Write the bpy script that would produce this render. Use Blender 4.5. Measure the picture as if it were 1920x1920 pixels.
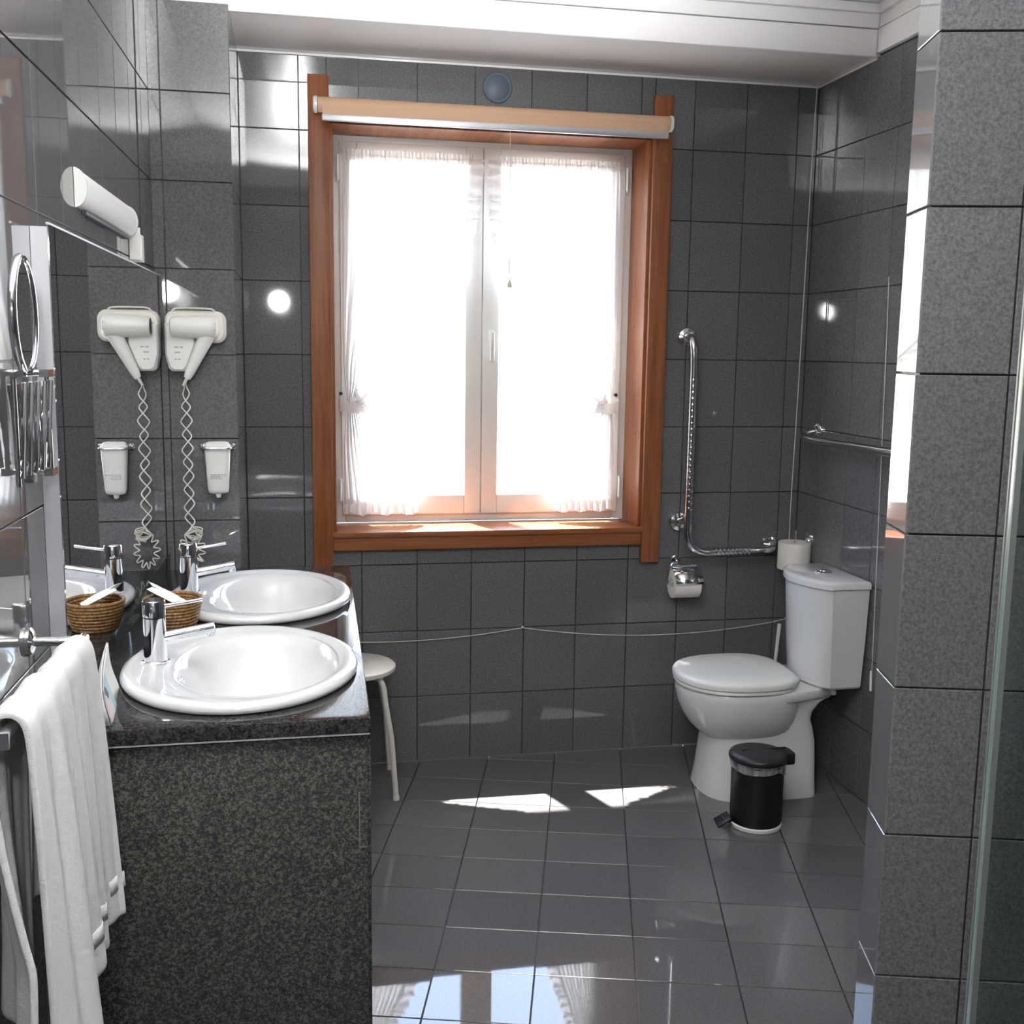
import bpy, bmesh, math, random
from mathutils import Vector, Matrix
random.seed(7)
for o in list(bpy.data.objects): bpy.data.objects.remove(o)
SC = bpy.context.scene
COL = SC.collection
PI = math.pi

# ------------------------------------------------------------------ camera
CAM = Vector((-1.4147, -3.8617, 1.5288))
yaw, pitch, roll = .1954, .1492, .0138
fw = Vector((math.sin(yaw)*math.cos(pitch), math.cos(yaw)*math.cos(pitch), -math.sin(pitch)))
rt = Vector((math.cos(yaw), -math.sin(yaw), 0)); up = rt.cross(fw)
rt, up = rt*math.cos(roll)+up*math.sin(roll), up*math.cos(roll)-rt*math.sin(roll)
cd = bpy.data.cameras.new('camera'); cam = bpy.data.objects.new('camera', cd); COL.objects.link(cam)
cd.sensor_width = 36; cd.lens = 2028.21/1920*36; cd.clip_start = .02; cd.clip_end = 500
cam.matrix_world = Matrix(((rt.x, up.x, -fw.x, CAM.x), (rt.y, up.y, -fw.y, CAM.y), (rt.z, up.z, -fw.z, CAM.z), (0, 0, 0, 1)))
SC.camera = cam

# ------------------------------------------------------------------ world, sun, lamps, exposure
SC.view_settings.view_transform = 'Standard'; SC.view_settings.look = 'None'
SC.view_settings.gamma = 1; SC.view_settings.use_curve_mapping = False
SC.view_settings.exposure = 1.05
w = bpy.data.worlds.new('sky'); SC.world = w; w.use_nodes = True
nt = w.node_tree; nt.nodes.clear()
sky = nt.nodes.new('ShaderNodeTexSky'); sky.sky_type = 'NISHITA'; sky.sun_disc = False
sky.sun_elevation = math.radians(62); sky.sun_rotation = math.radians(25); sky.altitude = 50
sky.air_density = 1.0; sky.dust_density = 1.0
bg = nt.nodes.new('ShaderNodeBackground'); bg.inputs['Strength'].default_value = 1.1
wo = nt.nodes.new('ShaderNodeOutputWorld')
nt.links.new(sky.outputs[0], bg.inputs[0]); nt.links.new(bg.outputs[0], wo.inputs[0])

def aim(o, d): o.rotation_euler = Vector(d).to_track_quat('-Z', 'Y').to_euler()
sl = bpy.data.lights.new('sun', 'SUN'); sl.energy = 30; sl.angle = math.radians(.53); sl.color = (1, .96, .9)
sun = bpy.data.objects.new('sun', sl); COL.objects.link(sun); aim(sun, (.37, -1, -2.5)); sun.location = (-2, 4, 8)
# the photographer's flash, just above the camera
fl = bpy.data.lights.new('flash', 'POINT'); fl.energy = 17; fl.shadow_soft_size = .06; fl.color = (1, .985, .97)
flash = bpy.data.objects.new('flash', fl); COL.objects.link(flash); flash.location = (-1.54, -3.80, 1.84)
# its head is tipped up as well: most of the flash goes to the ceiling
bl = bpy.data.lights.new('flash_bounce', 'SPOT'); bl.energy = 590; bl.shadow_soft_size = .05; bl.spot_size = math.radians(78); bl.spot_blend = .9
bounce = bpy.data.objects.new('flash_bounce', bl); COL.objects.link(bounce); bounce.location = (-1.40, -3.62, 1.90); aim(bounce, (.10, 1, .88))

# ------------------------------------------------------------------ materials
def mat(name, color=(.8, .8, .8), rough=.5, metal=0, spec=.5, coat=0, coat_rough=.05, trans=0, ior=1.5, alpha=1, sss=0):
    m = bpy.data.materials.new(name); m.use_nodes = True
    b = m.node_tree.nodes['Principled BSDF']
    b.inputs['Base Color'].default_value = (*color, 1); b.inputs['Roughness'].default_value = rough
    b.inputs['Metallic'].default_value = metal; b.inputs['Specular IOR Level'].default_value = spec
    b.inputs['Coat Weight'].default_value = coat; b.inputs['Coat Roughness'].default_value = coat_rough
    b.inputs['Transmission Weight'].default_value = trans; b.inputs['IOR'].default_value = ior
    b.inputs['Alpha'].default_value = alpha
    return m
def N(m, t, **kw):
    n = m.node_tree.nodes.new(t)
    for k, v in kw.items():
        if k.startswith('i_'): n.inputs[k[2:].replace('_', ' ')].default_value = v
        else: setattr(n, k, v)
    return n
def L(m, a, b): m.node_tree.links.new(a, b)
def bsdf(m): return m.node_tree.nodes['Principled BSDF']
def pos(m, scale=(1, 1, 1)):
    g = N(m, 'ShaderNodeNewGeometry'); mp = N(m, 'ShaderNodeMapping'); mp.inputs['Scale'].default_value = scale
    L(m, g.outputs['Position'], mp.inputs['Vector']); return mp.outputs[0]
def ramp(m, fac, stops):
    r = N(m, 'ShaderNodeValToRGB'); e = r.color_ramp.elements
    while len(e) < len(stops): e.new(.5)
    for i, (p, c) in enumerate(stops): e[i].position = p; e[i].color = (*c, 1)
    L(m, fac, r.inputs[0]); return r.outputs[0]
def noise(m, vec, scale, detail=2, rough=.5):
    n = N(m, 'ShaderNodeTexNoise'); n.inputs['Scale'].default_value = scale; n.inputs['Detail'].default_value = detail
    n.inputs['Roughness'].default_value = rough; L(m, vec, n.inputs['Vector']); return n.outputs['Fac']
def bump(m, fac, strength, dist=.001, prev=None):
    b = N(m, 'ShaderNodeBump'); b.inputs['Strength'].default_value = strength; b.inputs['Distance'].default_value = dist
    L(m, fac, b.inputs['Height'])
    if prev: L(m, prev, b.inputs['Normal'])
    L(m, b.outputs[0], bsdf(m).inputs['Normal']); return b.outputs[0]

def tile_material(name, lo, hi, rough):
    m = mat(name, rough=rough, spec=.55)
    p = pos(m)
    n1 = noise(m, p, 330, 2, .6); n2 = noise(m, p, 160, 2)
    mx = N(m, 'ShaderNodeMath', operation='ADD'); L(m, n1, mx.inputs[0]); L(m, n2, mx.inputs[1])
    hf = N(m, 'ShaderNodeMath', operation='MULTIPLY'); L(m, mx.outputs[0], hf.inputs[0]); hf.inputs[1].default_value = .5
    oi = N(m, 'ShaderNodeObjectInfo')
    c = ramp(m, hf.outputs[0], [(.36, lo), (.64, hi)])
    hv = N(m, 'ShaderNodeHueSaturation'); L(m, c, hv.inputs['Color'])
    mr = N(m, 'ShaderNodeMapRange'); mr.inputs['To Min'].default_value = .93; mr.inputs['To Max'].default_value = 1.07
    L(m, oi.outputs['Random'], mr.inputs[0]); L(m, mr.outputs[0], hv.inputs['Value'])
    L(m, hv.outputs[0], bsdf(m).inputs['Base Color'])
    return m
M = {}
M['tile'] = tile_material('glazed grey wall tile', (.090, .090, .095), (.170, .169, .175), .035)
M['tile_plain'] = mat('glazed plain grey wall tile', (.125, .125, .130), .03, 0, .55)
M['ftile'] = tile_material('polished grey floor tile', (.095, .093, .096), (.132, .129, .132), .03)
M['grout'] = mat('dark grout', (.022, .022, .024), .45)
M['grout_pale'] = mat('pale grout', (.55, .54, .52), .5)
M['white'] = mat('white ceiling paint', (.88, .875, .87), .35)
M['gloss_white'] = mat('white lacquered ceiling panel', (.80, .79, .785), .16)
def wood(name, a, b, axis):
    m = mat(name, rough=.42, spec=.4)
    sc = [26, 26, 26]; sc[axis] = 1.3
    p = pos(m, sc); n = noise(m, p, 1.6, 5, .6)
    p2 = pos(m, [s*6 for s in sc]); n2 = noise(m, p2, 1.2, 3)
    c1 = ramp(m, n, [(.3, a), (.7, b)])
    mx = N(m, 'ShaderNodeMixRGB', blend_type='MULTIPLY'); mx.inputs[0].default_value = .35
    L(m, c1, mx.inputs[1]); L(m, ramp(m, n2, [(.35, (.6, .55, .5)), (.6, (1, 1, 1))]), mx.inputs[2])
    L(m, mx.outputs[0], bsdf(m).inputs['Base Color']); bump(m, n2, .04, .0006)
    return m
WA, WB = (.20, .062, .022), (.36, .130, .050)
M['wood_v'] = wood('varnished reddish wood upright', WA, WB, 2)
M['wood_h'] = wood('varnished reddish wood level', WA, WB, 0)
M['wood_d'] = wood('varnished reddish wood deep', WA, WB, 1)
M['frame'] = mat('white window paint', (.80, .79, .76), .3)
M['chrome'] = mat('chrome', (.86, .87, .89), .06, 1)
M['steel'] = mat('polished stainless steel', (.74, .74, .75), .14, 1)
M['dark_metal'] = mat('dark grey metal', (.05, .05, .055), .35, .6)
M['alu'] = mat('pale aluminium edge', (.62, .62, .65), .35, .5)
M['ceramic'] = mat('white glazed ceramic', (.71, .71, .71), .08, 0, .5, .3)
M['plastic'] = mat('white plastic', (.80, .80, .77), .28)
M['ivory'] = mat('ivory plastic', (.77, .75, .69), .3)
M['lampshade'] = mat('frosted lamp plastic', (.86, .86, .85), .3)
M['black'] = mat('black powder coat', (.008, .008, .009), .38)
M['blackp'] = mat('black plastic lid', (.014, .014, .016), .42)
M['print'] = mat('grey print', (.42, .42, .42), .6)
M['cord'] = mat('off white string', (.66, .62, .54), .7)
M['rollerfab'] = mat('beige blind fabric', (.66, .42, .27), .6)
M['paper'] = mat('white tissue paper', (.82, .80, .75), .85)
M['packet'] = mat('white paper packet', (.84, .83, .80), .6)
M['teal'] = mat('pale teal print', (.40, .62, .68), .5)
M['pink'] = mat('pale pink print', (.78, .66, .66), .5)
M['navy'] = mat('navy print', (.03, .03, .05), .5)
M['vent'] = mat('translucent bluish vent cover', (.10, .13, .17), .5)
M['stoolpaint'] = mat('off white painted metal', (.74, .71, .65), .35)
M['sealant'] = mat('pale sealant', (.62, .62, .60), .5)
M['joint'] = mat('grey panel joint', (.16, .16, .15), .6)
M['seal'] = mat('translucent grey seal', (.135, .15, .145), .4)
M['mirror'] = mat('silvered glass', (.93, .94, .94), .0, 1)
# granite
def granite(name, rough, lo, mid, hi, sc):
    m = mat(name, rough=rough, spec=.5)
    p = pos(m); v = N(m, 'ShaderNodeTexVoronoi'); v.inputs['Scale'].default_value = sc; L(m, p, v.inputs['Vector'])
    sp = N(m, 'ShaderNodeSeparateColor'); L(m, v.outputs['Color'], sp.inputs[0])
    n = noise(m, p, sc*.35, 3)
    ad = N(m, 'ShaderNodeMath', operation='MULTIPLY_ADD'); L(m, sp.outputs[0], ad.inputs[0]); ad.inputs[1].default_value = .45; L(m, n, ad.inputs[2])
    L(m, ramp(m, ad.outputs[0], [(.48, lo), (.72, mid), (.95, hi)]), bsdf(m).inputs['Base Color'])
    return m
M['granite_top'] = granite('polished dark granite', .05, (.008, .008, .009), (.026, .026, .027), (.06, .06, .06), 380)
M['granite'] = granite('flamed dark granite', .55, (.008, .008, .008), (.036, .037, .034), (.115, .12, .107), 400)
# towel
def towel_mat():
    m = mat('white terry towelling', (.68, .675, .675), .95, spec=.1)
    p = pos(m); b1 = bump(m, noise(m, p, 420, 3, .7), .6, .002); bump(m, noise(m, p, 60, 3), .35, .004, b1); return m
M['towel'] = towel_mat()
# wicker
def wicker_mat():
    m = mat('woven brown straw', rough=.6); p = pos(m, (220, 220, 60)); n = noise(m, p, 1, 3)
    L(m, ramp(m, n, [(.3, (.10, .045, .014)), (.55, (.29, .15, .05)), (.75, (.45, .27, .11))]), bsdf(m).inputs['Base Color']); return m
M['wicker'] = wicker_mat()
# thin clear glass: straight-through plus fresnel gloss
def glass_mat(name, tint, ior=1.5):
    m = bpy.data.materials.new(name); m.use_nodes = True; t = m.node_tree; t.nodes.clear()
    o = t.nodes.new('ShaderNodeOutputMaterial'); mx = t.nodes.new('ShaderNodeMixShader')
    tr = t.nodes.new('ShaderNodeBsdfTransparent'); tr.inputs[0].default_value = (*tint, 1)
    gl = t.nodes.new('ShaderNodeBsdfGlossy'); gl.inputs['Roughness'].default_value = .01
    fr = t.nodes.new('ShaderNodeFresnel'); g = t.nodes.new('ShaderNodeNewGeometry'); mr = t.nodes.new('ShaderNodeMapRange')
    mr.inputs['To Min'].default_value = ior; mr.inputs['To Max'].default_value = 1/ior
    t.links.new(g.outputs['Backfacing'], mr.inputs[0]); t.links.new(mr.outputs[0], fr.inputs[0])
    t.links.new(fr.outputs[0], mx.inputs[0]); t.links.new(tr.outputs[0], mx.inputs[1]); t.links.new(gl.outputs[0], mx.inputs[2])
    t.links.new(mx.outputs[0], o.inputs[0]); return m
M['pane'] = glass_mat('clear window glass', (.98, .99, .985))
M['shower_glass'] = glass_mat('greenish shower glass', (.74, .81, .79))
M['glass_edge'] = mat('green glass edge', (.17, .24, .23), .2)
def sheer(name, tint, dif, trl, trp):
    m = bpy.data.materials.new(name); m.use_nodes = True; t = m.node_tree; t.nodes.clear()
    o = t.nodes.new('ShaderNodeOutputMaterial'); a = t.nodes.new('ShaderNodeMixShader'); b = t.nodes.new('ShaderNodeMixShader')
    d = t.nodes.new('ShaderNodeBsdfDiffuse'); d.inputs[0].default_value = (*tint, 1)
    s = t.nodes.new('ShaderNodeBsdfTranslucent'); s.inputs[0].default_value = (*tint, 1)
    p = t.nodes.new('ShaderNodeBsdfTransparent')
    a.inputs[0].default_value = trl/(dif+trl); b.inputs[0].default_value = trp
    t.links.new(d.outputs[0], a.inputs[1]); t.links.new(s.outputs[0], a.inputs[2])
    t.links.new(a.outputs[0], b.inputs[1]); t.links.new(p.outputs[0], b.inputs[2]); t.links.new(b.outputs[0], o.inputs[0])
    # gathered weave: the cloth is denser in narrow upright bands
    g = t.nodes.new('ShaderNodeNewGeometry'); mp = t.nodes.new('ShaderNodeMapping'); mp.inputs['Scale'].default_value = (1, 1, .05)
    nz = t.nodes.new('ShaderNodeTexNoise'); nz.inputs['Scale'].default_value = 60; nz.inputs['Detail'].default_value = 3
    mr = t.nodes.new('ShaderNodeMapRange'); mr.inputs['From Min'].default_value = .35; mr.inputs['From Max'].default_value = .65
    mr.inputs['To Min'].default_value = trp*.4; mr.inputs['To Max'].default_value = min(1, trp*1.6)
    t.links.new(g.outputs['Position'], mp.inputs[0]); t.links.new(mp.outputs[0], nz.inputs['Vector'])
    t.links.new(nz.outputs['Fac'], mr.inputs[0]); t.links.new(mr.outputs[0], b.inputs[0])
    return m
M['sheer'] = sheer('white sheer curtain', (.88, .86, .85), .45, .55, .05)
M['ruffle'] = sheer('white gathered ruffle', (.86, .83, .82), .6, .4, .10)
M['film'] = sheer('clear bin liner film', (.85, .86, .87), .5, .5, .45)

# ------------------------------------------------------------------ builders
def wloc(o):
    v = Vector((0, 0, 0))
    while o is not None: v += o.location; o = o.parent
    return v
class B:
    def __init__(s): s.bm = bmesh.new()
    def _xf(s, vs, mtx):
        if mtx is not None: bmesh.ops.transform(s.bm, matrix=mtx, verts=vs)
    def box(s, x0, x1, y0, y1, z0, z1, bev=0, seg=2, mtx=None):
        r = bmesh.ops.create_cube(s.bm, size=1); vs = r['verts']
        for v in vs: v.co = Vector(((x0+x1)/2+v.co.x*(x1-x0), (y0+y1)/2+v.co.y*(y1-y0), (z0+z1)/2+v.co.z*(z1-z0)))
        if bev:
            n0 = set(s.bm.verts)-set(vs)
            es = list({e for v in vs for e in v.link_edges})
            bmesh.ops.bevel(s.bm, geom=es, offset=bev, segments=seg, profile=.5, affect='EDGES')
            vs = [v for v in s.bm.verts if v not in n0]
        s._xf(vs, mtx); return s
    def rings(s, rings, cap0=True, cap1=True, closed=True):
        R = [[s.bm.verts.new(p) for p in r] for r in rings]
        n = len(R[0])
        for a, b in zip(R, R[1:]):
            for i in range(n if closed else n-1):
                j = (i+1) % n
                try: s.bm.faces.new((a[i], a[j], b[j], b[i]))
                except ValueError: pass
        if cap0: s.bm.faces.new(R[0][::-1])
        if cap1: s.bm.faces.new(R[-1])
        return s
    def tube(s, pts, r, seg=10, closed=False, caps=True):
        P = [Vector(p) for p in pts]; n = len(P); rs = r if isinstance(r, (list, tuple)) else [r]*n
        tang = []
        for i in range(n):
            a = P[(i-1) % n] if (closed or i > 0) else P[i]; b = P[(i+1) % n] if (closed or i < n-1) else P[i]
            tang.append((b-a).normalized())
        ref = Vector((0, 0, 1)) if abs(tang[0].z) < .9 else Vector((1, 0, 0))
        u = tang[0].cross(ref).normalized(); rings = []
        for i in range(n):
            t = tang[i]; u = (u-t*u.dot(t)).normalized(); v = t.cross(u)
            rings.append([P[i]+(u*math.cos(2*PI*k/seg)+v*math.sin(2*PI*k/seg))*rs[i] for k in range(seg)])
        if closed: s.rings(rings+[rings[0]], False, False); bmesh.ops.remove_doubles(s.bm, verts=s.bm.verts, dist=1e-6)
        else: s.rings(rings, caps, caps)
        return s
    def lathe(s, c, prof, axis=(0, 0, 1), seg=32, cap0=True, cap1=True, sx=1, sy=1):
        ax = Vector(axis).normalized(); q = Vector((0, 0, 1)).rotation_difference(ax); c = Vector(c)
        s.rings([[c+q @ Vector((r*sx*math.cos(2*PI*k/seg), r*sy*math.sin(2*PI*k/seg), z)) for k in range(seg)] for r, z in prof], cap0, cap1)
        return s
    def grid(s, f, nu, nv):
        s.rings([[f(i/nu, j/nv) for i in range(nu+1)] for j in range(nv+1)], False, False, closed=False); return s
    def prism(s, poly, d):
        d = Vector(d); a = [Vector(p) for p in poly]
        s.rings([a, [p+d for p in a]]); return s
    def build(s, name, m, parent=None, smooth=True, ang=38, recalc=True):
        if recalc: bmesh.ops.recalc_face_normals(s.bm, faces=s.bm.faces)
        o = wloc(parent)
        bmesh.ops.translate(s.bm, verts=s.bm.verts, vec=-o)
        me = bpy.data.meshes.new(name); s.bm.to_mesh(me); s.bm.free()
        if smooth:
            me.polygons.foreach_set('use_smooth', [True]*len(me.polygons)); me.set_sharp_from_angle(angle=math.radians(ang))
        if isinstance(m, (list, tuple)):
            for x in m: me.materials.append(x)
        else: me.materials.append(m)
        ob = bpy.data.objects.new(name, me); COL.objects.link(ob)
        if parent is not None: ob.parent = parent
        return ob
def thing(name, loc, label, cat, group=None):
    o = bpy.data.objects.new(name, None); COL.objects.link(o); o.location = loc; o.empty_display_size = .05
    o['label'] = label; o['category'] = cat
    if group: o['group'] = group
    return o
def tag(o, label, cat, group=None):
    o['label'] = label; o['category'] = cat
    if group: o['group'] = group
    return o
def struct(o): o['kind'] = 'structure'; return o
def catmull(pts, n=8):
    P = [Vector(p) for p in pts]; P = [P[0]*2-P[1]]+P+[P[-1]*2-P[-2]]; out = []
    for i in range(1, len(P)-2):
        for k in range(n):
            t = k/n; a, b, c, d = P[i-1:i+3]
            out.append(.5*((2*b)+(c-a)*t+(2*a-5*b+4*c-d)*t*t+(3*b-3*c+d-a)*t**3))
    out.append(P[-2]); return out

# ------------------------------------------------------------------ tiles
TH, JW, BV = .008, .0028, .0011
def clip(poly, planes):
    for nx, ny, d in planes:            # keep nx*x+ny*y <= d
        out = []
        for i in range(len(poly)):
            a, b = poly[i], poly[(i+1) % len(poly)]
            da, db = nx*a[0]+ny*a[1]-d, nx*b[0]+ny*b[1]-d
            if da <= 0: out.append(a)
            if (da < 0 < db) or (db < 0 < da):
                t = da/(da-db); out.append((a[0]+(b[0]-a[0])*t, a[1]+(b[1]-a[1])*t))
        poly = out
        if len(poly) < 3: return []
    return poly
def inset(poly, d):
    n = len(poly); res = []
    for i in range(n):
        p0, p1, p2 = (Vector(poly[(i+k) % n]) for k in (-1, 0, 1))
        e1 = (p1-p0).normalized(); e2 = (p2-p1).normalized()
        n1 = Vector((-e1.y, e1.x)); n2 = Vector((-e2.y, e2.x)); b = n1+n2
        res.append(p1+b*(d/max(.25, 1+n1.dot(n2))))
    return res
def dedupe(poly):
    out = []
    for p in poly:
        if not out or (Vector(p)-Vector(out[-1])).length > .002: out.append(p)
    if len(out) > 1 and (Vector(out[0])-Vector(out[-1])).length <= .002: out.pop()
    return out
def area(p): return .5*sum(p[i][0]*p[(i+1) % len(p)][1]-p[(i+1) % len(p)][0]*p[i][1] for i in range(len(p)))
_tc = {}
def tile(parent, poly, F, m):
    """poly: counter-clockwise outline in wall coordinates (u,v); F: 4x4 frame u,v,normal."""
    poly = dedupe(poly)
    if len(poly) < 3: return
    xs = [p[0] for p in poly]; ys = [p[1] for p in poly]
    if max(xs)-min(xs) < .008 or max(ys)-min(ys) < .008 or area(poly) < 1e-4: return
    c = ((min(xs)+max(xs))/2, (min(ys)+max(ys))/2)
    q = [(p[0]-c[0], p[1]-c[1]) for p in poly]
    key = (m.name, tuple((round(a, 4), round(b, 4)) for a, b in q))
    if key not in _tc:
        a = inset(q, JW/2); b = inset(q, JW/2+BV); bm = bmesh.new()
        R = [[bm.verts.new((p[0], p[1], h)) for p in r] for r, h in ((a, 0), (a, TH-BV), (b, TH))]
        n = len(q)
        for r0, r1 in zip(R, R[1:]):
            for i in range(n): bm.faces.new((r0[i], r0[(i+1) % n], r1[(i+1) % n], r1[i]))
        bm.faces.new(R[2])
        me = bpy.data.meshes.new('tile'); bm.to_mesh(me); bm.free(); me.materials.append(m); _tc[key] = me
    o = bpy.data.objects.new('tile', _tc[key]); COL.objects.link(o); o.parent = parent
    T = Matrix.Rotation(random.gauss(0, .0011), 4, 'X') @ Matrix.Rotation(random.gauss(0, .0011), 4, 'Y')
    o.matrix_local = F @ Matrix.Translation((c[0], c[1], random.uniform(-.0002, .0002))) @ T
def frame(o, u, v):
    u, v = Vector(u).normalized(), Vector(v).normalized(); n = u.cross(v); o = Vector(o)
    return Matrix(((u.x, v.x, n.x, o.x), (u.y, v.y, n.y, o.y), (u.z, v.z, n.z, o.z), (0, 0, 0, 1)))
def lay(parent, F, u0, u1, v0, v1, uo, m, du=.2, dv=.25, holes=()):
    """tiles of du x dv on u0..u1 x v0..v1, joints at uo + k*du and k*dv, cut around the holes"""
    k0 = math.floor((u0-uo)/du)
    for k in range(k0, k0+int((u1-u0)/du)+3):
        a, b = max(u0, uo+k*du), min(u1, uo+(k+1)*du)
        if b-a < .006: continue
        for r in range(math.floor(v0/dv), math.floor(v1/dv)+1):
            c, d = max(v0, r*dv), min(v1, (r+1)*dv)
            if d-c < .006: continue
            rects = [(a, b, c, d)]
            for (ha, hb, hc, hd) in holes:
                new = []
                for (ra, rb, rc, rd) in rects:
                    if rb <= ha or ra >= hb or rd <= hc or rc >= hd: new.append((ra, rb, rc, rd)); continue
                    if ra < ha: new.append((ra, ha, rc, rd))
                    if rb > hb: new.append((hb, rb, rc, rd))
                    m0, m1 = max(ra, ha), min(rb, hb)
                    if rc < hc: new.append((m0, m1, rc, hc))
                    if rd > hd: new.append((m0, m1, hd, rd))
                rects = new
            for (ra, rb, rc, rd) in rects: tile(parent, [(ra, rc), (rb, rc), (rb, rd), (ra, rd)], F, m)

# ------------------------------------------------------------------ room shell
ZC, ZT = 2.655, 2.497            # main ceiling, top of tiling / underside of the window soffit
XR, XL0, YB = .477, -1.824, -4.35
LK = .02                         # the mirror wall leans a touch off square
def lw(s, d, z):                 # point on the mirror wall: s along it towards the camera, d off it, z up
    l = math.hypot(LK, 1); t = Vector((-LK/l, -1/l, 0)); n = Vector((1/l, -LK/l, 0))
    return Vector((XL0, -.485, z))+t*s+n*d
OPX0, OPX1, OPZ0, OPZ1 = -1.302, -.154, .868, 2.292      # window opening
TB = TH                          # tiles stand this far proud of the grout bed

b = B()
b.box(-1.95, OPX0, TB, .30, 0, ZC+.1); b.box(OPX1, XR+.1, TB, .30, 0, ZC+.1)
b.box(OPX0, OPX1, TB, .30, 0, OPZ0); b.box(OPX0, OPX1, TB, .30, OPZ1, ZC+.1)
wall_back = struct(b.build('wall_back', M['grout'], smooth=False))
lay(wall_back, frame((0, TB, 0), (1, 0, 0), (0, 0, 1)), -1.596, XR, 0, ZT, 0, M['tile'], holes=[(OPX0-.005, OPX1+.005, OPZ0-.005, OPZ1+.005)])
b = B(); b.box(XR+TB, XR+.15, YB, TB, 0, ZC+.1)
wall_right = struct(b.build('wall_right', M['grout'], smooth=False))
lay(wall_right, frame((XR+TB, 0, 0), (0, -1, 0), (0, 0, 1)), 0, 2.62, 0, 2.505, .165, M['tile'])
b = B(); p0, p1 = lw(-.6, -TB, 0), lw(3.95, -TB, 0); q0, q1 = lw(-.6, -.14, 0), lw(3.95, -.14, 0)
b.prism([p0, p1, q1, q0], (0, 0, ZC+.1))
wall_left = struct(b.build('wall_left', M['grout'], smooth=False))
lay(wall_left, frame(lw(0, -TB, 0), lw(1, 0, 0)-lw(0, 0, 0), (0, 0, 1)) @ Matrix.Diagonal((1, 1, -1, 1)) if False else
    frame(lw(3.86, -TB, 0), lw(0, 0, 0)-lw(1, 0, 0), (0, 0, 1)), 0, 3.86, 0, ZC, 3.86-.54, M['tile_plain'])
# boxed pipe column in the far left corner
CX = -1.596
b = B(); b.box(-1.95, CX-TB, -.485+TB, TB+.02, 0, ZT)
col = struct(b.build('wall_column', M['grout'], smooth=False))
lay(col, frame((0, -.485+TB, 0), (1, 0, 0), (0, 0, 1)), -1.826, CX, 0, ZT, -1.792, M['tile'])
lay(col, frame((CX-TB, 0, 0), (0, -1, 0), (0, 0, 1)) @ Matrix.Diagonal((1, 1, 1, 1)) if False else
    frame((CX-TB, -.485, 0), (0, 1, 0), (0, 0, 1)), 0, .485, 0, ZT, .085, M['tile'])
# tiled stub partition on the right
PHI = -.2664; E1 = Vector((math.cos(PHI), math.sin(PHI), 0)); E2 = Vector((-E1.y, E1.x, 0))
S0 = Vector((-.482, -2.335, 0)); ST = .112; SL = 1.05
b = B(); o0 = S0+E1*TB+E2*TB
b.prism([o0, o0+E1*(SL-TB), o0+E1*(SL-TB)+E2*(ST-2*TB), o0+E2*(ST-2*TB)], (0, 0, ZC))
stub = struct(b.build('wall_partition', M['grout'], smooth=False))
lay(stub, frame(S0+E2*TB, E1, (0, 0, 1)), 0, SL, 0, ZC, .14, M['tile'])
lay(stub, frame(S0+E2*ST+E1*TB, -E2, (0, 0, 1)), 0, ST, 0, ZC, 0, M['tile_plain'])
lay(stub, frame(S0+E2*(ST-TB)+E1*SL, -E1, (0, 0, 1)), 0, SL, 0, ZC, SL-.14, M['tile'])
# wall behind the camera
b = B(); b.box(-2.1, .7, YB-.12, YB, 0, ZC+.1)
struct(b.build('wall_front', mat('grey tiled wall behind', (.085, .085, .088), .12), smooth=False))
# floor, its tiles laid askew to the walls
b = B(); b.box(-2.1, .75, YB, .05, -.12, -TH)
floor = struct(b.build('floor', M['grout'], smooth=False))
FO = Vector((-.6523, -.6702, -TH)); FF = frame(FO, E1, E2); FI = FF.inverted()
def fl2(x, y): p = FI @ Vector((x, y, -TH)); return (p.x, p.y)
room = [fl2(XL0-.08, YB), fl2(XR, YB), fl2(XR, 0), fl2(XL0, 0)]
planes = []
for i in range(4):
    a, c = room[i], room[(i+1) % 4]; ex, ey = c[0]-a[0], c[1]-a[1]; planes.append((ey, -ex, ey*a[0]-ex*a[1]))
for i in range(-12, 14):
    for j in range(-24, 10):
        r = [(i*.25, j*.2013), ((i+1)*.25, j*.2013), ((i+1)*.25, (j+1)*.2013), (i*.25, (j+1)*.2013)]
        p = clip(r, planes)
        if p: tile(floor, p, FF, M['ftile'])
# ceiling, window soffit with two step fascia, cornice bands
b = B(); b.box(-2.1, .75, YB-.1, -.30, ZC, ZC+.12)
ceiling = struct(b.build('ceiling', M['white'], smooth=False))
b = B(); b.box(-1.95, XR+TB, -.412, .02, ZT, ZC)
soffit = struct(b.build('trim_1', M['gloss_white'], smooth=False))
b = B(); b.box(-1.95, XR-.012, -.43, -.412, ZT+.0855, ZC, .002); b.build('fascia_board', M['white'], soffit)
b = B(); b.box(-1.95, XR-.012, -.424, -.412, ZT-.002, ZT+.083, .002); b.build('fascia_board', M['white'], soffit)
b = B(); b.box(-1.95, XR-.012, -.448, -.43, ZC-.03, ZC-.001, .004); b.build('cornice_strip', M['white'], soffit)
b = B(); b.box(-1.6, XR-.001, -.006, .0, ZT-.008, ZT-.0005, .001); b.build('edge_strip', M['gloss_white'], soffit)  # thin white strip along the top of the tiling
b = B(); b.box(XR-.006, XR-.0005, -.412, -.006, ZT-.008, ZT-.0005, .001); b.build('edge_strip', M['gloss_white'], soffit)
b = B(); b.box(XR-.012, XR+TB, YB, -.424, 2.507, 2.583, .002)
band = struct(b.build('trim_2', M['white'], smooth=False))
b = B(); b.box(XR-.012, XR+TB, YB, -.43, 2.585, ZC, .002); b.build('fascia_board', M['white'], band)
b = B(); b.box(XR-.03, XR-.012, YB, -.448, ZC-.03, ZC-.001, .004); b.build('cornice_strip', M['white'], band)

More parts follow.
